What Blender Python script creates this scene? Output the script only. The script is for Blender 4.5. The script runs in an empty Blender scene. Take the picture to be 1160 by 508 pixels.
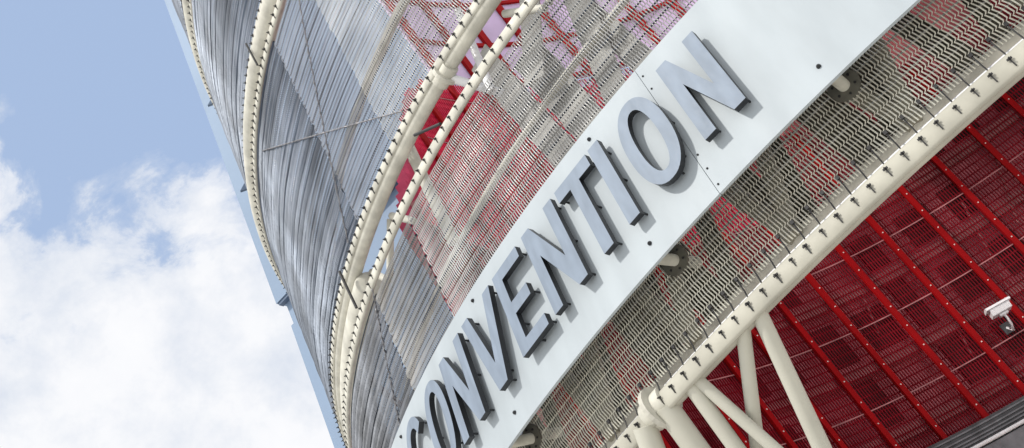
import bpy, bmesh, math, random
import numpy as np
from mathutils import Vector, Matrix

random.seed(7); rng = np.random.default_rng(7)
R_ = math.radians
scene = bpy.context.scene
COL = scene.collection

# ------------------------------------------------------------------ helpers
def link(name, me, mat=None, parent=None):
    o = bpy.data.objects.new(name, me); COL.objects.link(o)
    if mat is not None:
        for m in (mat if isinstance(mat, (list, tuple)) else [mat]): o.data.materials.append(m)
    if parent is not None: o.parent = parent
    return o
def tag(o, label=None, cat=None, group=None, kind=None):
    if label: o['label'] = label
    if cat: o['category'] = cat
    if group: o['group'] = group
    if kind: o['kind'] = kind
    return o
def empty(name, loc=(0, 0, 0)):
    o = bpy.data.objects.new(name, None); o.location = loc; o.empty_display_size = .3; COL.objects.link(o); return o
def mesh_np(name, V, F, mat=None, parent=None, smooth=False, mats=None):
    """V (n,3), F (m,k) with constant k"""
    V = np.asarray(V, np.float32); F = np.asarray(F, np.int32)
    me = bpy.data.meshes.new(name); k = F.shape[1]
    me.vertices.add(len(V)); me.vertices.foreach_set('co', V.ravel())
    me.loops.add(F.size); me.loops.foreach_set('vertex_index', F.ravel())
    me.polygons.add(len(F)); me.polygons.foreach_set('loop_start', np.arange(0, F.size, k, dtype=np.int32))
    try: me.polygons.foreach_set('loop_total', np.full(len(F), k, np.int32))
    except Exception: pass
    me.polygons.foreach_set('use_smooth', np.full(len(F), smooth, bool))
    if mats is not None: me.polygons.foreach_set('material_index', np.asarray(mats, np.int32))
    me.update(calc_edges=True); me.validate()
    return link(name, me, mat, parent)
class MB:
    def __init__(s): s.v = []; s.f = []; s.m = []; s.n = 0
    def add(s, V, F, mi=0):
        V = np.asarray(V, float); F = np.asarray(F, int)
        s.v.append(V); s.f.append(F + s.n); s.m.append(np.full(len(F), mi)); s.n += len(V)
    def build(s, name, mat, parent=None, smooth=False):
        return mesh_np(name, np.concatenate(s.v), np.concatenate(s.f), mat, parent, smooth, np.concatenate(s.m))
    def box(s, c, u, v, w, mi=0):
        """centre + three half vectors"""
        c, u, v, w = [np.asarray(q, float) for q in (c, u, v, w)]
        P = [c + a*u + b*v + d*w for d in (-1, 1) for b in (-1, 1) for a in (-1, 1)]
        s.add(P, [[0, 2, 3, 1], [4, 5, 7, 6], [0, 1, 5, 4], [2, 6, 7, 3], [0, 4, 6, 2], [1, 3, 7, 5]], mi)
    def tube(s, pts, rad, n=10, mi=0, cap=True):
        P = np.asarray(pts, float); r = np.broadcast_to(np.asarray(rad, float), (len(P),))
        T = np.gradient(P, axis=0); T /= np.linalg.norm(T, axis=1)[:, None]
        ref = np.array([0, 0, 1.]) if abs(T[0][2]) < .9 else np.array([1., 0, 0])
        N = np.cross(T, ref); N /= np.linalg.norm(N, axis=1)[:, None]; B = np.cross(T, N)
        a = np.linspace(0, 2*np.pi, n, endpoint=False)
        V = P[:, None] + r[:, None, None]*(np.cos(a)[None, :, None]*N[:, None] + np.sin(a)[None, :, None]*B[:, None])
        m = len(P); i = np.arange(m-1)[:, None]*n; j = np.arange(n)[None]; j2 = (j+1) % n
        F = np.stack([i+j, i+j2, i+n+j2, i+n+j], -1).reshape(-1, 4)
        s.add(V.reshape(-1, 3), F, mi)
        if cap:   # fan caps made of quads (degenerate-free: n is even)
            for base, c in ((0, P[0]), ((m-1)*n, P[-1])):
                ring = V[0] if base == 0 else V[-1]
                VV = np.vstack([ring, [c]]); FF = [[n, k, (k+1) % n, (k+2) % n] for k in range(0, n, 2)]
                s.add(VV, FF, mi)
    def sweep(s, sect, az, mi=0, closed=True):
        """closed section [(R,z)..] swept through azimuths az (degrees)"""
        a = np.radians(np.asarray(az)); S = np.asarray(sect, float); k = len(S); m = len(a)
        V = np.empty((m, k, 3)); V[..., 0] = np.sin(a)[:, None]*S[None, :, 0]; V[..., 1] = -np.cos(a)[:, None]*S[None, :, 0]; V[..., 2] = S[None, :, 1]
        i = np.arange(m-1)[:, None]*k; j = np.arange(k if closed else k-1)[None]; j2 = (j+1) % k
        s.add(V.reshape(-1, 3), np.stack([i+j, i+k+j, i+k+j2, i+j2], -1).reshape(-1, 4), mi)
def pol(az, R, z):
    a = math.radians(az); return np.array([math.sin(a)*R, -math.cos(a)*R, z])
def circ_sect(R, z, r, n=12, rz=None):
    rz = rz or r
    return [(R + r*math.cos(t), z + rz*math.sin(t)) for t in np.linspace(0, 2*math.pi, n, endpoint=False)]
def arc(a0, a1, step=1.0): return np.linspace(a0, a1, max(2, int(abs(a1-a0)/step)+1))

# ------------------------------------------------------------------ materials
def mat(name, base, rough=.5, metal=0., noise=.08, nscale=3., bump=0., bscale=30., spec=None, stretch=None, spread=None):
    m = bpy.data.materials.new(name); m.use_nodes = True; nt = m.node_tree; b = nt.nodes['Principled BSDF']
    b.inputs['Roughness'].default_value = rough; b.inputs['Metallic'].default_value = metal
    if spec is not None: b.inputs['Specular IOR Level'].default_value = spec
    tc = nt.nodes.new('ShaderNodeTexCoord'); mp = nt.nodes.new('ShaderNodeMapping')
    nt.links.new(tc.outputs['Object'], mp.inputs['Vector'])
    if stretch: mp.inputs['Scale'].default_value = stretch
    n = nt.nodes.new('ShaderNodeTexNoise'); n.inputs['Scale'].default_value = nscale; n.inputs['Detail'].default_value = 6
    nt.links.new(mp.outputs['Vector'], n.inputs['Vector'])
    r = nt.nodes.new('ShaderNodeValToRGB'); r.color_ramp.elements[0].position = .3; r.color_ramp.elements[1].position = .7
    lo = [max(0, c*(1-noise*1.6)) for c in base]; hi = [min(1, c*(1+noise)) for c in base]
    if spread: lo = spread
    r.color_ramp.elements[0].color = (*lo, 1); r.color_ramp.elements[1].color = (*hi, 1)
    nt.links.new(n.outputs['Fac'], r.inputs['Fac']); nt.links.new(r.outputs['Color'], b.inputs['Base Color'])
    n2 = nt.nodes.new('ShaderNodeTexNoise'); n2.inputs['Scale'].default_value = bscale; n2.inputs['Detail'].default_value = 4
    nt.links.new(mp.outputs['Vector'], n2.inputs['Vector'])
    mr = nt.nodes.new('ShaderNodeMapRange'); mr.inputs['To Min'].default_value = max(.05, rough-.1); mr.inputs['To Max'].default_value = min(1, rough+.12)
    nt.links.new(n2.outputs['Fac'], mr.inputs['Value']); nt.links.new(mr.outputs['Result'], b.inputs['Roughness'])
    if bump:
        bp = nt.nodes.new('ShaderNodeBump'); bp.inputs['Strength'].default_value = bump; bp.inputs['Distance'].default_value = .02
        nt.links.new(n2.outputs['Fac'], bp.inputs['Height']); nt.links.new(bp.outputs['Normal'], b.inputs['Normal'])
    return m
M_cream = mat('cream_paint', (.60, .59, .525), .5, spec=.3, noise=.15, nscale=2.6, bump=.05, bscale=60)
M_column = mat('column_paint', (.52, .515, .45), .5, noise=.06, nscale=1.1)
M_steel = mat('mesh_steel_bounce_lit', (.90, .865, .75), .36, metal=.3, noise=.2, nscale=.9, bscale=8)  # lower band copy: bounce light from the ground put into the colour
M_steel2 = mat('mesh_steel_shade_blue', (.125, .145, .18), .5, metal=.6, noise=.35, nscale=.6, bscale=8)  # left side copy of the mesh steel, darkened to carry shade
M_rod2 = mat('rod_steel_blue', (.085, .11, .155), .55, metal=.4, noise=.4, nscale=.5)
M_rod = mat('rod_steel', (.26, .26, .25), .5, metal=.5, noise=.3, nscale=.8)
M_dark = mat('dark_bolt', (.018, .018, .02), .5)
M_panel = mat('sign_panel', (.41, .46, .50), .55, spec=.3, noise=.05, nscale=1.6, bscale=2.5, stretch=(1, 1, .22))
M_face = mat('letter_face', (.225, .275, .35), .5, metal=.0, spec=.2, noise=.10, nscale=5, stretch=(1, 1, .15), bscale=40)
M_side = mat('letter_side', (.022, .024, .028), .42, metal=.2, noise=.2, nscale=2)
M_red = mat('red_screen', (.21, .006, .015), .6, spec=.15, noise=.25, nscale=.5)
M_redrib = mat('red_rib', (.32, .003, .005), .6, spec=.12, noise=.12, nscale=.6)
M_redup = mat('red_screen_sunlit', (.66, .018, .07), .5, spec=.2, noise=.2, nscale=.5)  # lit copy of the red screen, sunlight put into the colour
M_innerup = mat('inner_plaster_sunlit', (.62, .07, .16), .8, noise=.3, nscale=.35)  # lit copy of the inner plaster, sun and sky tint painted in
M_pink = mat('pink_rail', (.46, .18, .19), .5, noise=.2, nscale=2)
M_stud = mat('stud', (.85, .75, .72), .4)
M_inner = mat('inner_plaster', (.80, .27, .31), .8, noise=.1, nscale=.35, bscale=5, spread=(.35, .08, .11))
M_band = mat('slab_edge', (.50, .22, .23), .8, noise=.15, nscale=.6)
M_void = mat('dark_opening', (.03, .006, .008), .6)
M_lilac = mat('lilac_sheet', (.66, .54, .80), .55, noise=.12, nscale=.4)
M_blue = mat('blue_cladding', (.23, .325, .47), .6, noise=.06, nscale=.15)
M_bluedk = mat('blue_dark', (.10, .15, .24), .6)
M_flange = mat('flange_plate', (.17, .165, .14), .5, metal=.5, noise=.15, nscale=6)
M_white = mat('white_gloss', (.84, .85, .88), .22, noise=.04, nscale=2)
M_lens = mat('camera_glass', (.15, .2, .35), .08)
M_soffit = mat('grey_gutter', (.075, .078, .085), .5, metal=.2, noise=.2, nscale=2)
M_gutlt = mat('grey_gutter_rib', (.19, .195, .21), .5, metal=.3, noise=.2, nscale=2)
M_ground = mat('paving', (.62, .60, .55), .85, noise=.15, nscale=.3, bscale=4)
M_cable = mat('wire_rope', (.20, .20, .21), .45, metal=.5, noise=.6, nscale=14, spread=(.05, .05, .06))

# ------------------------------------------------------------------ camera (on the plaza, rolled, looking up)
MX = np.array([[0.6771651159483119, 0.6779522220625378, 0.2860562712879702],
               [0.5542896699939671, -0.21429348833463735, -0.8042644233057632],
               [-0.483952856671689, 0.7031778476728628, -0.5208939883138137]])
cam = bpy.data.cameras.new('camera'); cam.sensor_width = 36; cam.sensor_fit = 'HORIZONTAL'
cam.lens = 1388.15/1160*36; cam.clip_start = .1; cam.clip_end = 5000
co = bpy.data.objects.new('camera', cam); COL.objects.link(co); scene.camera = co
mw = Matrix([[*MX[i], 0] for i in range(3)] + [[0, 0, 0, 1]]); mw.translation = Vector((0, -40, 1.6)); co.matrix_world = mw

# ------------------------------------------------------------------ light, sky
SUN_EL, SUN_AZ = 52., -154.      # azimuth clockwise from +Y
sd = Vector((math.sin(R_(SUN_AZ))*math.cos(R_(SUN_EL)), math.cos(R_(SUN_AZ))*math.cos(R_(SUN_EL)), math.sin(R_(SUN_EL))))
sl = bpy.data.lights.new('sun', 'SUN'); sl.energy = 3.0; sl.angle = R_(3.0); sl.color = (1, .955, .88)
so = bpy.data.objects.new('sun', sl); COL.objects.link(so); so.rotation_euler = sd.to_track_quat('Z', 'Y').to_euler(); so.location = (-40, -60, 60)
w = bpy.data.worlds.new('World'); scene.world = w; w.use_nodes = True; nt = w.node_tree; nt.nodes.clear()
N = nt.nodes.new; L = nt.links.new
out = N('ShaderNodeOutputWorld'); sky = N('ShaderNodeTexSky'); sky.sky_type = 'NISHITA'; sky.sun_disc = False
sky.sun_elevation = R_(SUN_EL); sky.sun_rotation = R_(SUN_AZ); sky.air_density = 1.0; sky.dust_density = 1.2; sky.ozone_density = 1.2
bg = N('ShaderNodeBackground'); bg.inputs['Strength'].default_value = .13; L(sky.outputs['Color'], bg.inputs['Color'])
haze = N('ShaderNodeBackground'); haze.inputs['Color'].default_value = (.47, .61, .87, 1); haze.inputs['Strength'].default_value = .98
mh = N('ShaderNodeMixShader'); mh.inputs['Fac'].default_value = .8; L(bg.outputs[0], mh.inputs[1]); L(haze.outputs[0], mh.inputs[2])
tc = N('ShaderNodeTexCoord'); sep = N('ShaderNodeSeparateXYZ'); L(tc.outputs['Generated'], sep.inputs[0])
def math_(op, a, b=None, c=None):
    n = N('ShaderNodeMath'); n.operation = op
    for i, q in enumerate((a, b, c)):
        if q is None: continue
        if isinstance(q, (int, float)): n.inputs[i].default_value = q
        else: L(q, n.inputs[i])
    return n.outputs[0]
def noise(scale, detail, rough, loc=(0, 0, 0), sc=(1, 1, 1), dist=0.):
    mp = N('ShaderNodeMapping'); mp.inputs['Location'].default_value = loc; mp.inputs['Scale'].default_value = sc; L(tc.outputs['Generated'], mp.inputs['Vector'])
    n = N('ShaderNodeTexNoise'); n.inputs['Scale'].default_value = scale; n.inputs['Detail'].default_value = detail; n.inputs['Roughness'].default_value = rough
    n.inputs['Distortion'].default_value = dist; L(mp.outputs['Vector'], n.inputs['Vector']); return n.outputs['Fac']
n1 = noise(5.0, 12, .58, (1.3, .4, 2.1), (1, 1, 1.3), .25)
n2 = noise(13., 10, .62, (4.1, 2.0, .3), (1, 1, 1.6), .4)
zz = sep.outputs['Z']
low = math_('SUBTRACT', math_('MULTIPLY', math_('SUBTRACT', .688, zz), 4.0), math_('MULTIPLY', math_('SUBTRACT', sep.outputs['Y'], .55), 2.3))
d1 = math_('ADD', math_('ADD', math_('MULTIPLY', math_('SUBTRACT', n1, .5), .8), math_('MULTIPLY', math_('SUBTRACT', n2, .5), .75)), low)
def ramp(fac, stops):
    r = N('ShaderNodeValToRGB'); els = r.color_ramp.elements
    while len(els) < len(stops): els.new(.5)
    for e, (p, c) in zip(els, stops): e.position = p; e.color = (c, c, c, 1) if isinstance(c, (int, float)) else (*c, 1)
    L(fac, r.inputs['Fac']); return r.outputs['Color']
mask = ramp(d1, [(0., 0.), (.05, .20), (.10, .72), (.17, .97), (.24, 1.)])
shade = ramp(math_('ADD', math_('MULTIPLY', noise(9., 12, .62, (9, 1, 3)), .75), math_('MULTIPLY', d1, .25)), [(.34, (.74, .79, .88)), (.50, (.95, .96, .99)), (.7, (1.02, 1.02, 1.03))])
cl = N('ShaderNodeBackground'); L(shade, cl.inputs['Color']); cl.inputs['Strength'].default_value = 1.0
mc = N('ShaderNodeMixShader'); L(mask, mc.inputs['Fac']); L(mh.outputs[0], mc.inputs[1]); L(cl.outputs[0], mc.inputs[2]); L(mc.outputs[0], out.inputs['Surface'])

# ------------------------------------------------------------------ ground
g = MB(); g.add([(-900, -900, 0), (900, -900, 0), (900, 900, 0), (-900, 900, 0)], [[0, 1, 2, 3]])
tag(g.build('plaza_ground', M_ground), 'pale paved plaza around the building', None, kind='structure')

# ------------------------------------------------------------------ woven steel mesh skins
PZ = np.array([8.0, 16.74, 18.15, 25.0, 26.15, 32.7, 34.3, 46.]); PR = np.array([23.17, 21.95, 21.78, 21.13, 21.0, 20.38, 20.25, 19.3])
def prof(z): return np.interp(z, PZ, PR)
ROW = .30
def mesh_screen(z0, z1, a0, a1, label, wire, rodm, rods, pitch_m=.082, dens=1.0, rsp=ROW):
    root = empty('mesh_screen', pol((a0+a1)/2, prof(z0), z0)); loc = np.array(root.location)
    tag(root, label, 'mesh screen', 'woven steel mesh skins around the drum')
    Rm = prof((z0+z1)/2); nw = int(R_(a1-a0)*Rm/pitch_m)
    az = R_(a0) + R_(a1-a0)*(np.arange(nw)+.5)/nw
    nrow = int((z1-z0)/ROW)
    fr = np.array([0., .45, .88, .95]); rz = np.array([.004, .026, .004, -.016]); tz = np.array([.018, .002, -.018, .0])
    z = (z0 + ROW*(np.arange(nrow)[:, None]+fr[None])).ravel(); nz = len(z)
    amp = np.repeat(.6+.8*rng.random(nrow), 4); lift = np.repeat(rng.normal(0, .008, nrow), 4)
    jit = rng.normal(0, .0015, nw)
    rad = prof(z) + np.tile(rz, nrow)*amp + lift; tan = np.tile(tz, nrow)*(.8+.4*amp)
    # slow waviness of the cloth
    wav = .006*np.sin(az[:, None]*41+z[None]*.7)+.003*np.sin(az[:, None]*97-z[None]*1.9)
    Rr = rad[None, :] + wav + rng.normal(0, .0015, (nw, 1)); A = az[:, None] + (tan[None, :]+jit[:, None])/Rm
    ht, hr = .0215*dens, .012
    V = np.empty((nw, nz, 3, 3))
    for k, (da, dr) in enumerate(((-ht, 0), (ht, 0), (0, hr*1.6))):
        V[:, :, k, 0] = np.sin(A+da/Rm)*(Rr+dr); V[:, :, k, 1] = -np.cos(A+da/Rm)*(Rr+dr); V[:, :, k, 2] = z[None]
    V -= loc
    b = (np.arange(nw)[:, None]*nz + np.arange(nz-1)[None])*3
    F = np.concatenate([np.stack([b+k, b+(k+1) % 3, b+3+(k+1) % 3, b+3+k], -1).reshape(-1, 4) for k in range(3)])
    mesh_np('wire_weave', V.reshape(-1, 3), F, wire, root)
    m = MB(); aa = arc(a0, a1, .4)
    zr = z0 + rsp*(np.arange(int((z1-z0)/rsp))+.5)
    for zc in zr:
        zc += random.uniform(-.012, .012); Rc_ = prof(zc)-.012; r = random.choice(rods)
        m.sweep(circ_sect(Rc_, zc, r*1.5, 6, r), aa)
    o = m.build('cross_rods', rodm, root)
    for v in (o,): v.data.transform(Matrix.Translation(-Vector(loc)))
    return root
A0, A1 = -76, 16
M_steelU = mat('mesh_steel_sunlit', (.58, .58, .57), .34, metal=.6, noise=.25, nscale=.9, bscale=8)  # copy of the mesh steel for the sunlit part, brightness set in colour
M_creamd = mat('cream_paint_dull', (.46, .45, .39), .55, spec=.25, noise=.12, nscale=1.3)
M_brace = mat('brace_shaded_cream', (.24, .23, .185), .6, noise=.2, nscale=1.3)  # cream darkened so the braces look shaded behind the mesh
M_steel4 = mat('mesh_steel_deep_shade', (.10, .11, .13), .5, metal=.5, noise=.4, nscale=.7, bscale=8)  # darkest copy of the mesh steel, shade put into the colour
M_steel3 = mat('mesh_steel_half_shade', (.21, .21, .21), .5, metal=.5, noise=.3, nscale=.7, bscale=8)  # half shaded copy of the mesh steel, the shade is in its tone
ms1 = mesh_screen(8.94, 11.38, -23.98, A1, 'woven steel mesh screen with bounce light put into its colour, below the sign, above the lowest ring beam', M_steel, M_rod, (.008, .012, .016), pitch_m=.060, dens=.56)
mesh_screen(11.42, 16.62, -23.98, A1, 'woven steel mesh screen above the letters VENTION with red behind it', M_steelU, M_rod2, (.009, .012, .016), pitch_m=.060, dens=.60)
mesh_screen(8.94, 16.62, -30.48, -24.02, 'woven mesh sector above the first letters of CONVENTION, half shade put into its grey', M_steel3, M_rod2, (.010, .014, .022), pitch_m=.062, dens=.8)
mesh_screen(8.94, 16.62, A0, -30.52, 'mesh sector with the deepest shade put into its colour, at the bottom left, below the cream double ring beam', M_steel4, M_rod2, (.012, .016, .022), pitch_m=.062, dens=.8, rsp=.15)
M_steelM = mat('mesh_steel_shade_step', (.25, .27, .31), .45, metal=.6, noise=.3, nscale=.6, bscale=8)  # step between shaded and lit mesh copies, painted into the colour
mesh_screen(18.22, 24.98, -28.98, -22.52, 'mesh sector with shade half put into its colour, between the dark blue mesh and the pinkish one', M_steelM, M_rod2, (.010, .014, .02), pitch_m=.064, dens=.72, rsp=.3)
ms2 = mesh_screen(18.22, 24.98, A0, -29.02, 'woven mesh sector, shade put into its blue grey, left of the thick cream tube beam', M_steel2, M_rod2, (.014, .018, .022, .034), pitch_m=.066, dens=.8, rsp=.15)
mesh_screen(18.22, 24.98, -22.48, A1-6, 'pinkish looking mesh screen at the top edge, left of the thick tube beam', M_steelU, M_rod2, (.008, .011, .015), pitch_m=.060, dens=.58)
ms3 = mesh_screen(26.25, 32.65, A0, -4, 'mesh screen between the upper cream ring beams, shade put into its blue grey', M_steel2, M_rod2, (.014, .018, .022, .034), pitch_m=.066, dens=.8, rsp=.15)
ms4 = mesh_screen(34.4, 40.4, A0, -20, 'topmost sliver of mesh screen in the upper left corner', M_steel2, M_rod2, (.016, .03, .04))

# ------------------------------------------------------------------ bolts / clips
def bolt_mesh():
    m = MB()
    m.tube([(0, .0, 0), (0, -.03, 0)], .028, 8)
    m.tube([(0, -.02, 0), (0, -.085, 0)], .016, 6)
    m.box((0, -.012, -.075), (.011, 0, 0), (0, .010, 0), (0, 0, .095)); m.box((0, -.02, .0), (.048, 0, 0), (0, .012, 0), (0, 0, .018))
    me_o = m.build('bolt', M_dark); me = me_o.data; bpy.data.objects.remove(me_o); return me
BOLT = bolt_mesh()
def put(name, me, az, R, z, root, lean=0., sc=1.):
    o = bpy.data.objects.new(name, me); COL.objects.link(o); o.parent = root
    o.location = Vector(pol(az, R, z)) - root.location; o.rotation_euler = (lean, 0, R_(az)); o.scale = (sc, sc, sc); return o

# ------------------------------------------------------------------ ring beams
def beam_sect_strip(zb, zt, Rb, Rt, th=.10):
    # outward face between (Rb,zb) and (Rt,zt), rounded corners, thickness inwards
    return [(Rb-th, zb), (Rb-.03, zb-.02), (Rb, zb+.03), ((Rb+Rt)/2+.012, (zb+zt)/2), (Rt, zt-.03), (Rt-.03, zt+.01), (Rt-th, zt)]
def ring_beam(label, a0, a1, zt0, zt1, Rt, bolts, bz, bR, tube=None, ba=None, sc=1., paint=None):
    paint = paint or M_cream
    root = empty('ring_beam', pol((a0+a1)/2, Rt, zt0)); off = -root.location
    tag(root, label, 'ring beam', 'cream curved ring beams')
    aa = arc(a0, a1, .6)
    m = MB(); m.sweep(beam_sect_strip(zt0, zt1, Rt+.02, Rt-.02), aa); o = m.build('flange_strip', paint, root, True); o.data.transform(Matrix.Translation(off))
    if tube:
        m = MB(); m.sweep(circ_sect(tube[0], tube[1], tube[2], 20, tube[3] if len(tube) > 3 else None), aa); o = m.build('beam_tube', paint, root, True); o.data.transform(Matrix.Translation(off))
    az = ba[0]; k = 0
    while az < ba[1]:
        put('bolt', BOLT, az + random.uniform(-.03, .03), bR, bz + random.uniform(-.01, .01), root, sc=.86*sc*random.uniform(.9, 1.1)); az += .77; k += 1
    return root
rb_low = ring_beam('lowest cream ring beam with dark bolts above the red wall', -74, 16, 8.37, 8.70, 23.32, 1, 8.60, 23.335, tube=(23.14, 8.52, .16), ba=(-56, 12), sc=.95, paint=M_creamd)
rb3t = ring_beam('thick cream tube ring beam with bolted upper flange, left of the red gap', A0, 4, 17.96, 18.2, 21.84, 1, 18.09, 21.855, tube=(21.64, 17.94, .17), ba=(-62, -6))
m = MB(); _a = np.r_[arc(A0, -33, .6), -32.8, -32.65, -32.6]; m.tube([pol(q, 21.42, 17.45) for q in _a], np.r_[np.full(len(_a)-3, .42), .40, .33, .2], 20); o = m.build('beam_tube', M_cream, rb3t, True); o.data.transform(Matrix.Translation(-rb3t.location))
rb3b = ring_beam('slim bolted cream ring edge carrying the mesh above the sign', A0, 4, 16.66, 16.92, 22.02, 1, 16.82, 22.035, ba=(-62, -2), sc=.85)
rb2 = ring_beam('upper flange and tube of the second cream ring beam from the left', A0, -8, 25.9, 26.16, 21.12, 1, 26.05, 21.13, tube=(21.0, 25.62, .30), ba=(-64, -18))
rb2b = ring_beam('lower bolted flange of the second cream ring beam from the left', A0, -8, 24.96, 25.22, 21.22, 1, 25.10, 21.235, ba=(-64, -18))
rb1 = ring_beam('leftmost cream ring beam high at the silhouette, upper flange and tube', A0, -20, 34.0, 34.28, 20.27, 1, 34.15, 20.285, tube=(20.1, 33.5, .34), ba=(-66, -30))
rb1b = ring_beam('leftmost cream ring beam high at the silhouette, lower bolted flange', A0, -20, 32.66, 32.95, 20.40, 1, 32.82, 20.415, ba=(-66, -30))
# clips between mesh foot and lowest beam
def clip_mesh():
    m = MB(); m.tube([(0, -.05, .20), (0, -.09, -.04), (0, -.15, -.20)], .013, 6); m.box((0, -.06, .2), (.028, 0, 0), (0, .02, 0), (0, 0, .03))
    o = m.build('clip', M_dark); me = o.data; bpy.data.objects.remove(o); return me
CLIP = clip_mesh(); az = -23.6
while az < 12:
    put('clip', CLIP, az, 23.09, 8.90, ms1); az += .77
# bright rail behind the gap
m = MB(); m.sweep(circ_sect(22.96, 8.80, .06, 10), arc(-74, 16, .6)); tag(m.build('edge_rail', M_white, None, True), 'thin glossy white rail in the slot between the mesh foot and lowest ring beam', 'rail')

# ------------------------------------------------------------------ inner tubular frame
def tube_thing(name, pts, rad, matr, label, cat, group=None, n=12):
    m = MB(); m.tube(pts, rad, n); o = m.build(name, matr, None, True); tag(o, label, cat, group); return o
m = MB(); m.sweep(circ_sect(22.3, 9.2, .15, 14), arc(A0, 20, 1)); tag(m.build('inner_ring', M_cream, None, True), 'cream inner ring tube just behind the foot of the lower mesh', 'ring tube')
m = MB(); m.sweep(circ_sect(20.75, 15.95, .08, 12), arc(A0, 20, 1)); tag(m.build('inner_ring', M_cream, None, True), 'pale inner ring tube glimpsed through the mesh above the sign', 'ring tube')
m = MB(); m.sweep(circ_sect(20.3, 21.6, .12, 12), arc(A0, 10, 1)); tag(m.build('inner_ring', M_cream, None, True), 'pale inner ring tube glimpsed through the mesh left of the red gap', 'ring tube')
az = -50.; k = 0
while az < 14:
    dz = 3.1
    p, q = (pol(az, 22.5, 9.2), pol(az+dz, 21.75, 13.5)) if k % 2 == 0 else (pol(az, 21.75, 13.5), pol(az+dz, 22.5, 9.2))
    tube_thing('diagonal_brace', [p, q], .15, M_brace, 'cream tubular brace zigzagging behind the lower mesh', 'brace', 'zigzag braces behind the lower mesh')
    az += dz; k += 1
az = -56.; k = 0
while az < 0:
    p, q = (pol(az, 21.55, 16.75), pol(az+2.3, 21.3, 17.75)) if k % 2 == 0 else (pol(az, 21.3, 17.75), pol(az+2.3, 21.55, 16.75))
    if not -25.5 < az < -14: tube_thing('diagonal_brace', [p, q], .085, M_cream, 'short cream tube brace inside the slot of the ring beam', 'brace', 'short braces in the open slot')
    az += 2.6; k += 1
# plates added behind the lower mesh, painted as dark as shaded cream framing
M_creamshade = mat('cream_in_shade', (.085, .08, .058), .7, noise=.35, nscale=1.2)  # cream framing in shadow, its shade mixed into the base colour
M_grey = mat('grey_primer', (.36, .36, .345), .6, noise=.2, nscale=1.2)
def plate(p, q, half, matr, label, group, name='brace_or_added_plate'):
    p, q = np.array(p), np.array(q); out = np.array([p[0], p[1], 0]); out /= np.linalg.norm(out); d = q-p; L_ = np.linalg.norm(d); d /= L_
    w_ = np.cross(d, out); w_ /= np.linalg.norm(w_); nrm = np.cross(w_, d)
    m = MB(); m.box((p+q)/2, d*L_/2, w_*half, nrm*.02); m.box((p+q)/2-nrm*.06, d*L_/2, w_*.03, nrm*.04)
    tag(m.build(name, matr), label, 'brace', group)
az = -52.; k = 0
while az < 14:
    h_ = random.uniform(.14, .34)
    p, q = (pol(az, 22.2, 8.9), pol(az+1.9, 21.5, 13.2)) if k % 2 == 0 else (pol(az, 21.4, 13.2), pol(az+1.9, 22.1, 8.9))
    plate(p, q, h_, M_creamshade, 'added bracing plate behind the lower mesh, shade put into its dark olive colour', 'dark plates behind the lower mesh')
    az += random.uniform(1.8, 3.0); k += 1
for a, z, a2, z2, h_ in ((-14.6, 14.2, -16.4, 18.6, .34), (-12.2, 13.2, -13.6, 17.6, .42), (-10.6, 14.0, -8.2, 18.2, .30), (-7.4, 13.2, -9.0, 17.0, .26), (-13.4, 16.4, -10.0, 18.9, .28)):
    plate(pol(a, 20.9, z), pol(a2, 20.3, z2), h_, M_grey, 'pale grey bracing plate glimpsed through the mesh above the sign', 'grey plates behind the mesh above the sign')
# collar on the tube beam by the red gap and on the lowest beam
def collar(name, c, direction, r, label):
    d = np.asarray(direction, float); d /= np.linalg.norm(d); c = np.asarray(c, float)
    root = empty(name, c); tag(root, label, 'pipe joint')
    for nm, a, b, rr in (('flange', -.045, .045, r), ('hub', -.25, .25, r*.66)):
        m = MB(); m.tube([d*a, d*b], rr, 24); m.build(nm, M_cream, root, nm == 'hub')
    return root
t = np.array([math.cos(R_(-16.6)), math.sin(R_(-16.6)), 0])
collar('pipe_joint', pol(-16.6, 21.66, 17.88), t, .28, 'round cream pipe joint on the tube beam at the red gap')
t = np.array([math.cos(R_(-15.0)), math.sin(R_(-15.0)), 0])
collar('pipe_joint', pol(-15.0, 23.12, 8.58), t, .40, 'round cream pipe joint under the lowest ring beam')
tube_thing('diagonal_brace', [pol(-16.6, 21.6, 17.8), pol(-16.0, 21.2, 17.3), pol(-15.5, 20.9, 16.9)], .10, M_white, 'white tube leaving the pipe joint across the red gap', 'brace')
tube_thing('diagonal_brace', [pol(-15.2, 21.4, 16.75), pol(-14.6, 20.9, 19.3)], .09, M_white, 'upright white tube standing in the slot right of the pipe joint', 'brace')
tube_thing('diagonal_brace', [pol(-23.9, 21.3, 15.6), pol(-22.8, 21.2, 18.6)], .13, M_cream, 'cream upright tube at the left end of the red gap', 'brace')
tube_thing('cross_bar', [pol(-20.3, 21.9, 17.55), pol(-18.2, 21.95, 17.0)], .035, M_dark, 'thin dark rod crossing the red gap', 'rod')
tube_thing('cross_bar', [pol(-32.67, 22.05, 18.0), pol(-32.7, 22.12, 16.86)], .035, M_dark, 'black rod bridging the two flanges of the ring beam left of the sign', 'rod')
tube_thing('cross_bar', [pol(-31.4, 21.35, 25.95), pol(-31.55, 21.35, 25.1)], .03, M_dark, 'black rod bridging the second ring beam near the top edge', 'rod')
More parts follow.
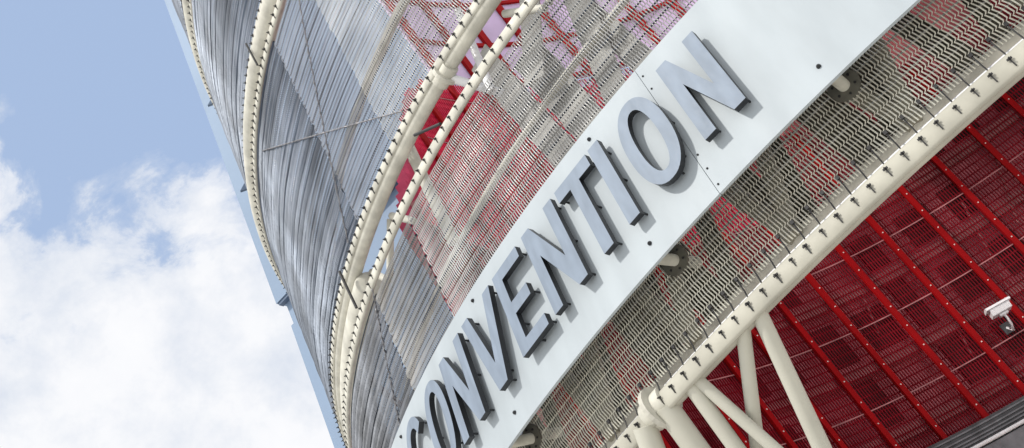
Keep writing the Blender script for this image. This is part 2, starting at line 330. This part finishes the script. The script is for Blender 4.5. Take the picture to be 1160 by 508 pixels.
# cables over the mesh
def cable(p, q, off, label, n=40, z_sag=0):
    pts = []
    for s in np.linspace(0, 1, n):
        az = p[0]+(q[0]-p[0])*s; z = p[1]+(q[1]-p[1])*s
        pts.append(pol(az, prof(z)+off+.012*math.sin(s*n*2.1), z))
    m = MB(); m.tube(pts, [.011 + .012*(i % 2) for i in range(n)], 6); tag(m.build('wire_rope', M_cable), label, 'cable', 'wire ropes laced over the mesh')
cable((-20.4, 27), (-31.0, 18.3), .05, 'steep wire rope laced down the mesh left of the red gap', 70)
cable((-38.5, 24.4), (-20.2, 18.3), .05, 'long wire rope slanting across the mesh to the red gap', 90)
cable((-30.4, 16.7), (-34.4, 13.2), .05, 'pale wire rope on the mesh left of the letter C', 50)

# ------------------------------------------------------------------ sign
SZ0, SZ1, SR0, SR1 = 9.99, 13.14, 23.76, 23.01
sn = np.hypot(SZ1-SZ0, SR0-SR1); nR, nZ = (SZ1-SZ0)/sn, (SR0-SR1)/sn
def sp(az, z, o):
    R = SR0-(z-SZ0)*(SR0-SR1)/(SZ1-SZ0); return pol(az, R+o*nR, z+o*nZ)
sign = empty('sign', sp(-15, SZ0, 0)); sx = np.array(sign.location)
tag(sign, 'curved white sign panel with raised metal letters reading CONVENTION', 'sign')
def signpart(name, V, F, matr, parent=sign, smooth=False, mats=None):
    return mesh_np(name, np.asarray(V)-sx, F, matr, parent, smooth, mats)
edges = [-50, -34.6, -6.86, 18]
for a, b in zip(edges[:-1], edges[1:]):
    aa = arc(a+.012, b-.012, .5); V = []; F = []
    for q in aa: V += [sp(q, SZ0, 0), sp(q, SZ1, 0), sp(q, SZ1, -.06), sp(q, SZ0, -.06)]
    for i in range(len(aa)-1):
        for k in range(4): F.append([4*i+k, 4*(i+1)+k, 4*(i+1)+(k+1) % 4, 4*i+(k+1) % 4])
    for base in (0, 4*(len(aa)-1)): F.append([base, base+1, base+2, base+3])
    o = signpart('panel', V, F, M_panel)
# letter outlines: u 0..1 across, v 0..1 up; every letter an outer loop plus holes
def ell(cx, cy, rx, ry, n=44, a0=0, a1=360, p=2.25):
    out = []
    for t in np.linspace(R_(a0), R_(a1), n, endpoint=(abs(a1-a0) < 360)):
        c, s = math.cos(t), math.sin(t)
        out.append((cx+rx*math.copysign(abs(c)**(2/p), c), cy+ry*math.copysign(abs(s)**(2/p), s)))
    return out
def L_N(w, s=.238):
    return [[(0, 0), (s, 0), (s, 1.17), (w-s, 0), (w, 0), (w, 1.85), (w-s, 1.85), (w-s, .68), (s, 1.85), (0, 1.85)]]
def L_O(w, s=.232): return [ell(w/2, .925, w/2, .955), ell(w/2, .925, w/2-s, .955-s, 36)]
def L_I(w): return [[(0, 0), (w, 0), (w, 1.85), (0, 1.85)]]
def L_T(w, s=.25): return [[(w/2-s/2, 0), (w/2+s/2, 0), (w/2+s/2, 1.58), (w, 1.58), (w, 1.85), (0, 1.85), (0, 1.58), (w/2-s/2, 1.58)]]
def L_E(w, s=.242): return [[(0, 0), (w, 0), (w, s), (s, s), (s, .80), (w*.88, .80), (w*.88, 1.06), (s, 1.06), (s, 1.85-s), (w, 1.85-s), (w, 1.85), (0, 1.85)]]
def L_V(w, s=.25): return [[(w/2-.15, 0), (w/2+.15, 0), (w, 1.85), (w-s, 1.85), (w/2, .50), (s, 1.85), (0, 1.85)]]
def L_C(w, s=.232):
    o = ell(w/2, .925, w/2, .955, 44, 38, 322); i = ell(w/2, .925, w/2-s, .955-s, 36, 322, 38)
    return [o+i]
def letter(ch, az0, az1, fn, pegs):
    R = 23.55; w = R_(az1-az0)*R; loops = fn(w)
    bm = bmesh.new(); vs = []; es = []
    for lp in loops:
        ring = [bm.verts.new((u, v, 0)) for u, v in lp]; vs.append(ring)
        es += [bm.edges.new((ring[i], ring[(i+1) % len(ring)])) for i in range(len(ring))]
    bmesh.ops.triangle_fill(bm, edges=es, use_beauty=True, use_dissolve=False)
    bm.verts.index_update(); bm.faces.ensure_lookup_table()
    P2 = [(v.co.x, v.co.y) for v in bm.verts]; T = [[v.index for v in f.verts] for f in bm.faces]
    def m3(u, v, o): return sp(az0 + math.degrees(u/R), 10.72 + v*.9775, o)
    n = len(P2); of, ob = .225, .11; V = [m3(u, v, of) for u, v in P2] + [m3(u, v, ob) for u, v in P2]
    # orient: front faces outwards
    c0 = np.array(V[T[0][0]]); nn = np.cross(np.array(V[T[0][1]])-c0, np.array(V[T[0][2]])-c0)
    if nn @ np.array([c0[0], c0[1], 4.]) < 0: T = [t[::-1] for t in T]
    me = bpy.data.meshes.new('letter'); idx = 0; F = [t for t in T] + [[q+n for q in t[::-1]] for t in T]; mi = [0]*len(T) + [1]*len(T)
    for lp in loops:
        k = len(lp)
        for i in range(k):
            a, b = idx+i, idx+(i+1) % k; F.append([a, a+n, b+n, b]); mi.append(1)
        idx += k
    me.from_pydata([tuple(np.array(p)-sx) for p in V], [], F); me.update()
    o = link('letter', me, [M_face, M_side], sign); me.polygons.foreach_set('material_index', mi)
    bm.free(); b2 = bmesh.new(); b2.from_mesh(me); bmesh.ops.recalc_face_normals(b2, faces=b2.faces); b2.to_mesh(me); b2.free()
    o['label'] = 'raised brushed metal letter ' + ch
    for (u, v) in pegs(w):
        m = MB(); m.tube([m3(u, v, -.001)-sx, m3(u, v, ob+.004)-sx], .020, 8); m.build('peg', M_side, o)
    return o
pN = lambda w: [(w-.03, .08), (.2, .1), (w-.05, 1.72), (.06, 1.75), (w-.05, .9)]
pO = lambda w: [(w-.03, .95), (w/2+.1, .06), (w/2, 1.8), (.05, .9), (w*.8, .28), (w*.8, 1.6)]
pI = lambda w: [(w-.02, .06), (w-.02, .9), (w-.02, 1.6)]
pT = lambda w: [(w/2+.11, .06), (w/2+.11, .95), (w-.03, 1.72), (.03, 1.64)]
pE = lambda w: [(w-.03, .1), (w-.1, .86), (w-.03, 1.72), (.22, .6), (w*.5, .04)]
pV = lambda w: [(w/2+.1, .05), (w/2+.12, .25), (w-.03, 1.7), (.25, 1.72)]
letter('C', -29.55, -27.05, L_C, lambda w: [(w-.08, 1.5), (.05, .9), (w/2, .05)])
letter('O', -26.55, -24.25, L_O, pO)
letter('N', -23.92, -21.62, L_N, pN)
letter('V', -21.78, -18.40, lambda w: L_V(w), pV) if False else letter('V', -21.2, -18.42, L_V, pV)
letter('E', -18.05, -15.97, L_E, pE)
letter('N', -15.45, -13.10, L_N, pN)
letter('T', -12.78, -10.56, L_T, pT)
letter('I', -10.36, -9.72, L_I, pI)
letter('O', -8.95, -6.68, L_O, pO)
letter('N', -5.96, -3.84, L_N, pN)
def sbolt(az, z, r):
    m = MB(); c = sp(az, z, 0); u = sp(az, z, 1)-c
    prf = [(0, r), (.4*r, r*.98), (.9*r, r*.75), (1.25*r, r*.3), (1.35*r, .001)]
    m.tube([c+u*h-sx for h, _ in prf], [q for _, q in prf], 10); return m.build('bolt', M_side if r > .02 else M_dark, sign, True)
for az in (-31.0, -20.4, -10.3, -1.27):
    for z in (12.91, 10.34): sbolt(az, z, .038)
for az in (-34.3, -6.70):
    for z in (12.9, 12.55, 10.83, 10.5, 10.13): sbolt(az, z, .019)

# support pipes with round flanges
def support_pipe(az, label):
    z = 10.22; Rm = prof(z); root = empty('support_pipe', pol(az, Rm, z)); tag(root, label, 'pipe', 'support pipes under the sign panel')
    d = pol(az, 1, 0); m = MB(); m.tube([-d*.6, d*(.72)], .10, 20); m.build('pipe', M_cream, root, True)
    m = MB(); m.tube([d*.03, d*.07], .26, 28); m.build('flange', M_flange, root)
    t = np.array([math.cos(R_(az)), math.sin(R_(az)), 0])
    for k in range(6):
        a = k*math.pi/3+.5; c = t*.175*math.cos(a)+np.array([0, 0, .175*math.sin(a)])
        m = MB(); m.tube([c+d*.05, c+d*.085], .022, 6); m.build('bolt', M_dark, root)
support_pipe(-1.2, 'cream support pipe with round flange under the right end of the sign')
support_pipe(-10.75, 'cream support pipe with round flange below the letter I')
support_pipe(-22.3, 'cream support pipe with round flange at the bottom edge of the photo')

# ------------------------------------------------------------------ slanted columns
def column(p, q, r0, r1, label):
    p = np.array(p, float); q = np.array(q, float); root = empty('support_column', q); tag(root, label, 'column', 'slanting cream columns below the ring beam')
    m = MB(); m.tube([p-q, q-q], [r0, r1], 24); m.build('shaft', M_column, root, True)
    m = MB(); m.tube([(0, 0, .0), (0, 0, .06)], r1*2.2, 20); m.build('base_plate', M_flange, root)
column((-3.63, -22.91, 8.5), (-7.0, -18.4, 0), .125, .20, 'thickest slanting cream column at the right of the column cluster')
column((-3.96, -22.86, 8.5), (-12.6, -15.5, 0), .115, .125, 'upright looking cream column left of the thickest one')
column((-5.14, -22.62, 8.5), (-4.0, -19.7, 0), .10, .105, 'thin cream strut crossing behind two columns')
column((-5.85, -22.46, 8.5), (-6.9, -19.0, 0), .20, .20, 'fat white column under the round pipe joint')
column((-5.27, -22.59, 8.5), (-6.3, -19.2, 0), .13, .14, 'cream column just right of the fat white one')
column((-6.35, -22.40, 8.5), (-10.0, -19.6, 0), .20, .20, 'leftmost cream column leaving the pipe joint')

# ------------------------------------------------------------------ red screen wall: inside of a big drum
CX, CY, RC = 7.144, -8.806, 19.616
def wp(ang, R, z):
    a = math.radians(ang); return np.array([CX+math.sin(a)*R, CY+math.cos(a)*R, z])
def ring_pts(ang, R, z):
    a = np.radians(ang); return np.stack([CX+np.sin(a)*R, CY+np.cos(a)*R, np.full_like(a, z)], -1)
def curved_box(m, a0, a1, R0, R1, z0, z1, step=1.5, mi=0):
    aa = arc(a0, a1, step); k = len(aa)
    V = np.concatenate([ring_pts(aa, R0, z0), ring_pts(aa, R0, z1), ring_pts(aa, R1, z1), ring_pts(aa, R1, z0)]).reshape(4, k, 3)
    V = V.transpose(1, 0, 2).reshape(-1, 3); i = np.arange(k-1)[:, None]*4; j = np.arange(4)[None]; j2 = (j+1) % 4
    F = np.concatenate([np.stack([i+j, i+4+j, i+4+j2, i+j2], -1).reshape(-1, 4), [[0, 1, 2, 3], [4*k-4, 4*k-3, 4*k-2, 4*k-1]]])
    m.add(V, F, mi)
WZ0, WZ1, WZ2 = 11.25, 31.9, 43.
WA0, WA1 = -98., 52.
def ztop(a): return min(WZ1, 22.6+max(0., a+98.)/2.0)   # the wall steps up away from its left end
SECT = [(q, q+1.2) for q in np.arange(-97.9, -77.6, 1.2)] + [(-76.3, 52)]
def sectors(m, z0, R0, R1):
    for a, b in SECT:
        zt = ztop(a+.6)
        if zt > z0: curved_box(m, a+.002, b-.002, R0, R1, z0, zt, 2.)
def start(z): return WA0 if z < 22.6 else -98+2.0*(z-22.6)
wall = empty('red_screen_wall', wp(-40, RC, WZ0)); woff = Matrix.Translation(-wall.location)
tag(wall, 'curved dark red perforated screen wall with bright red vertical ribs', 'screen wall')
m = MB(); da = math.degrees(.125/RC); nsl = int((WA1-WA0)/da)
ang = WA0 + da*(np.arange(nsl)+.5)
hw = math.degrees(.019/RC)
ZM = 22.2; AM = -44.
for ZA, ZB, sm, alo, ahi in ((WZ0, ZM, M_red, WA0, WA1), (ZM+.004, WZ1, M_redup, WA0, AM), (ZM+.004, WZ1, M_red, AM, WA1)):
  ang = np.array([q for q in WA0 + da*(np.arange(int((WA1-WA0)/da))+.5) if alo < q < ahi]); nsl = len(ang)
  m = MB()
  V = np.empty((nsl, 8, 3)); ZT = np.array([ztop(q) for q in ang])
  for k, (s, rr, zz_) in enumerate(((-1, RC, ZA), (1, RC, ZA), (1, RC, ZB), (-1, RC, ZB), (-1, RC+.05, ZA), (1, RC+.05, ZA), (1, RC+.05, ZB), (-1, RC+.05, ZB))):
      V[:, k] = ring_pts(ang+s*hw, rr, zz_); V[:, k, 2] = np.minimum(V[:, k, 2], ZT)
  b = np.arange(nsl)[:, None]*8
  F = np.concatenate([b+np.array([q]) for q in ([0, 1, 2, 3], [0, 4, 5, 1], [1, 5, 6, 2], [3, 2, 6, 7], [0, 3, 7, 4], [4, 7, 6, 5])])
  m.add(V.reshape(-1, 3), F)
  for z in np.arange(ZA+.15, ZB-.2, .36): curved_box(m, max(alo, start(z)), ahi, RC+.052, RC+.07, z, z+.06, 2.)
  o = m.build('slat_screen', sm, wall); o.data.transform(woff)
RAILS = [WZ0+.02, 13.37, 16.37, 19.22, 22.1, 25., 27.9, 30.8]
for z in RAILS:
    m = MB(); curved_box(m, start(z), WA1, RC-.03, RC-.004, z-.022, z+.022, 1.5); o = m.build('rail', M_pink, wall); o.data.transform(woff)
RIBS = [-24.1-5.70*k for k in range(-13, 16)]
for a in RIBS:
    if a < WA0 or a > WA1: continue
    h = math.degrees(.115/RC); m = MB(); curved_box(m, a-h, a+h, RC-.16, RC-.035, WZ0-.05, ztop(a)+.1, h*1.2)
    o = m.build('rib', M_redrib, wall); o.data.transform(woff)
    m = MB()
    for z in np.arange(WZ0+.6, ztop(a)-.2, .95):
        c = wp(a, RC-.16, z); d = wp(a, 1, 0)-wp(a, 0, 0); t = np.cross(d, (0, 0, 1)); m.box(c, t*.022, d*.02, (0, 0, .022))
    q = m.build('stud', M_stud, o); q.data.transform(woff)
# lilac upper wall
up = empty('lilac_panel_wall', wp(-60, RC, WZ1)); uoff = Matrix.Translation(-up.location)
tag(up, 'pale lilac panel wall with red frame lines above the red screen', 'panel wall')
m = MB(); curved_box(m, -76.3, 40, RC+.02, RC+.1, WZ1+.15, WZ2, 2.); o = m.build('sheet', M_lilac, up); o.data.transform(uoff)
for a in RIBS:
    if a < -76 or a > 40: continue
    h = math.degrees(.16/RC); m = MB(); curved_box(m, a-h, a+h, RC-.16, RC-.01, WZ1+.12, WZ2, h*1.2); o = m.build('rib', M_redrib, up); o.data.transform(uoff)
for z in (WZ1+.3, 34.6, 37.4, 40.2):
    m = MB(); curved_box(m, -76.3, 40, RC-.1, RC-.003, z-.1, z+.1, 2.); o = m.build('rail', M_redrib, up); o.data.transform(uoff)
# building body behind the screen
inner = empty('inner_building', wp(-40, RC+1.2, 0)); ioff = Matrix.Translation(-inner.location)
tag(inner, 'plastered storeys with dark openings showing through the red screen', 'building')
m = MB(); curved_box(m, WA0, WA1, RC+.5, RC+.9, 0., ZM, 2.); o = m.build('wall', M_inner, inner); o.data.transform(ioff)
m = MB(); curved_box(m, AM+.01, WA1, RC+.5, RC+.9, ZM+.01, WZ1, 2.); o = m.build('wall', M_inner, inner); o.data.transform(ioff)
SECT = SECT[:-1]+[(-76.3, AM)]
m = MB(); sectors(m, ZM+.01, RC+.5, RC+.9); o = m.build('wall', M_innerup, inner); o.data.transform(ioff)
for z in (12.2, 14.9, 17.9, 20.8, 23.6, 26.5, 29.4):
    m = MB(); curved_box(m, start(z+.3), WA1, RC+.14, RC+.49, z-.22, z+.22, 2.); o = m.build('floor_slab', M_band, inner); o.data.transform(ioff)
a = -76.
while a < 10:
    for z in (12.55, 15.25, 18.3, 21.2):
        if random.random() < .75:
            wd = random.uniform(2.2, 5.0); hgt = random.uniform(1.4, 2.2)
            m = MB(); curved_box(m, a, a+wd, RC+.40, RC+.495, z+.2, z+.2+hgt, 1.); o = m.build('window', M_void, inner); o.data.transform(ioff)
    a += 6.2
# scaffold-like bracing between screen and wall
for k, (a, z, a2, z2) in enumerate(((-37, 13.4, -33, 19.), (-33, 13.4, -37, 18), (-29, 14, -25, 19), (-44, 16, -40, 20), (-25, 13, -29.5, 17), (-22, 17, -17, 21))):
    tube_thing('diagonal_brace', [wp(a, RC+.2, z), wp(a2, RC+.2, z2)], .05, M_pink, 'thin pinkish brace behind the red screen', 'brace', 'braces behind the red screen', 8)

m = MB(); curved_box(m, -37, 52, 7., RC-.2, 25.4, 25.8, 2.); o = m.build('sky_blocker', M_inner, inner); o.data.transform(ioff)  # unseen slab added to keep sky light off the upper right wall
# grey ledge and gutter under the red wall
led = empty('roof_ledge', wp(-40, RC-.5, 9.9)); loff = Matrix.Translation(-led.location)
tag(led, 'dark grey ribbed metal ledge along the foot of the red wall', 'roof ledge')
m = MB()
curved_box(m, -80, 40, RC-.75, RC+.9, 10.5, 11.15, 2.); o = m.build('fascia', M_soffit, led); o.data.transform(loff)
for z in (10.58, 10.70, 10.84, 11.02):
    m = MB(); curved_box(m, -80, 40, RC-.80, RC-.752, z-.025, z+.03, 2.); o = m.build('trim', M_gutlt, led); o.data.transform(loff)
cn = empty('canopy', wp(-40, RC-1.6, 9.)); coff = Matrix.Translation(-cn.location)
tag(cn, 'white edged glazed canopy at the bottom right corner', 'canopy')
m = MB(); curved_box(m, -80, 40, RC-1.15, RC-.98, 10.26, 10.38, 2.); o = m.build('edge_pipe', M_white, cn, True); o.data.transform(coff)
m = MB(); curved_box(m, -80, 40, RC-.95, RC-.8, 9.0, 10.45, 2.); o = m.build('back_panel', M_soffit, cn); o.data.transform(coff)
m = MB(); curved_box(m, -80, 40, RC-1.12, RC-.97, 9.2, 10.19, 2.); o = m.build('glazing', M_gutlt, cn); o.data.transform(coff)

# blue rear tower
bt = empty('tower_wall', (-16, 0, 0)); tag(bt, 'flat blue grey tower wall leaning behind the left edge of the mesh drum', 'tower wall')
def slab(name, poly, y0, y1, matr):
    n = len(poly); V = [(x+16, y0, z) for x, z in poly] + [(x+16, y1, z) for x, z in poly]
    me = bpy.data.meshes.new(name); me.from_pydata(V, [], [list(range(n)), [n+i for i in range(n)][::-1]] + [[i, i+n, (i+1) % n+n, (i+1) % n] for i in range(n)])
    b2 = bmesh.new(); b2.from_mesh(me); bmesh.ops.recalc_face_normals(b2, faces=b2.faces); b2.to_mesh(me); b2.free()
    return link(name, me, matr, bt)
slab('lower_face', [(-30.4, 0), (-25.73, 32.05), (-25.55, 32.05), (-25.40, 33.4), (-12., 33.4), (-12., 0)], 0., 1.2, M_blue)
slab('upper_face', [(-25.66, 33.26), (-22.2, 60.), (-12., 60.), (-12., 33.26)], -.35, 1.2, M_blue)
slab('underside_shade', [(-25.60, 33.12), (-25.6, 33.25), (-12., 33.25), (-12., 33.12)], -.30, -.004, M_bluedk)  # dark strip stands in for shade under the overhanging upper face

# little brackets at the silhouette
for az, z, lab in ((-58.5, 33.6, 'tiny dark bracket sticking out of the silhouette near the top edge'), (-57.5, 29.0, 'tiny dark bracket sticking out of the silhouette above the clouds')):
    R = prof(z); m = MB(); d = pol(az, 1, 0); t = np.array([math.cos(R_(az)), math.sin(R_(az)), 0])
    c = pol(az, R, z); P = [c, c+d*.32+np.array([0, 0, .05]), c+np.array([0, 0, .34])]
    V = [p+t*.05 for p in P]+[p-t*.05 for p in P]
    me = bpy.data.meshes.new('bracket'); me.from_pydata([tuple(v) for v in V], [], [(0, 1, 2), (5, 4, 3), (0, 3, 4, 1), (1, 4, 5, 2), (2, 5, 3, 0)])
    tag(link('bracket', me, M_bluedk), lab, 'bracket')

# ------------------------------------------------------------------ security camera on the wall
def security_camera(base, scale):
    root = empty('security_camera', base); tag(root, 'white box security camera on a curved arm in front of the red wall', 'camera')
    ax = np.array([.89, .43, -.06]); ax /= np.linalg.norm(ax)           # body axis
    side = np.cross(ax, (0, 0, 1)); side /= np.linalg.norm(side); upv = np.cross(side, ax)
    return root, ax, side, upv
base = wp(-32.0, RC-.1, 13.72)
root, ax, side, upv = security_camera(base, 1.)
inw = wp(-32.6, 0, 0)-wp(-32.6, 1, 0)
c = wp(-32.1, RC-.75, 14.32)-base
s_ = 1.0
def hull(name, prof2, L0, L1, matr, tap=1.):
    n = len(prof2); V = [c+s_*(ax*L0+side*x+upv*y) for x, y in prof2]+[c+s_*(ax*L1+side*x*tap+upv*y*tap) for x, y in prof2]
    me = bpy.data.meshes.new(name); me.from_pydata([tuple(v) for v in V], [], [list(range(n)), [n+i for i in range(n)][::-1]]+[[i, i+n, (i+1) % n+n, (i+1) % n] for i in range(n)])
    b2 = bmesh.new(); b2.from_mesh(me); bmesh.ops.recalc_face_normals(b2, faces=b2.faces)
    bmesh.ops.bevel(b2, geom=b2.edges[:], offset=.015, segments=2, affect='EDGES'); b2.to_mesh(me); b2.free(); return link(name, me, matr, root)
hull('housing', [(-.17, -.22), (.17, -.22), (.21, .05), (-.21, .05)], -.42, .40, M_white, .95)
hull('sun_shield', [(-.24, .055), (.24, .055), (.20, .16), (.08, .21), (-.08, .21), (-.20, .16)], -.50, .52, M_white, .97)
hull('front_glass', [(-.12, -.12), (.12, -.12), (.14, .03), (-.14, .03)], .381, .40, M_lens)
hull('mount_block', [(-.09, -.32), (.09, -.32), (.09, -.225), (-.09, -.225)], -.18, .18, M_white)
c2 = c+s_*(-upv*.30)
m = MB(); m.tube([c2+upv*.03, c2-np.array([0, 0, .16]), c2*.85+np.array([0, 0, -.35]), c2*.5+np.array([0, 0, -.42]), inw*.03+np.array([0, 0, 0])], .05, 12); m.build('arm', M_white, root, True)
m = MB(); m.box(inw*.0, np.cross(inw, (0, 0, 1))*.18, inw*.03, (0, 0, .22)); m.build('wall_plate', M_soffit, root)

# ------------------------------------------------------------------ render settings
scene.view_settings.view_transform = 'Standard'; scene.view_settings.look = 'None'; scene.view_settings.exposure = 0
scene.cycles.max_bounces = 6; scene.cycles.diffuse_bounces = 3; scene.cycles.glossy_bounces = 3
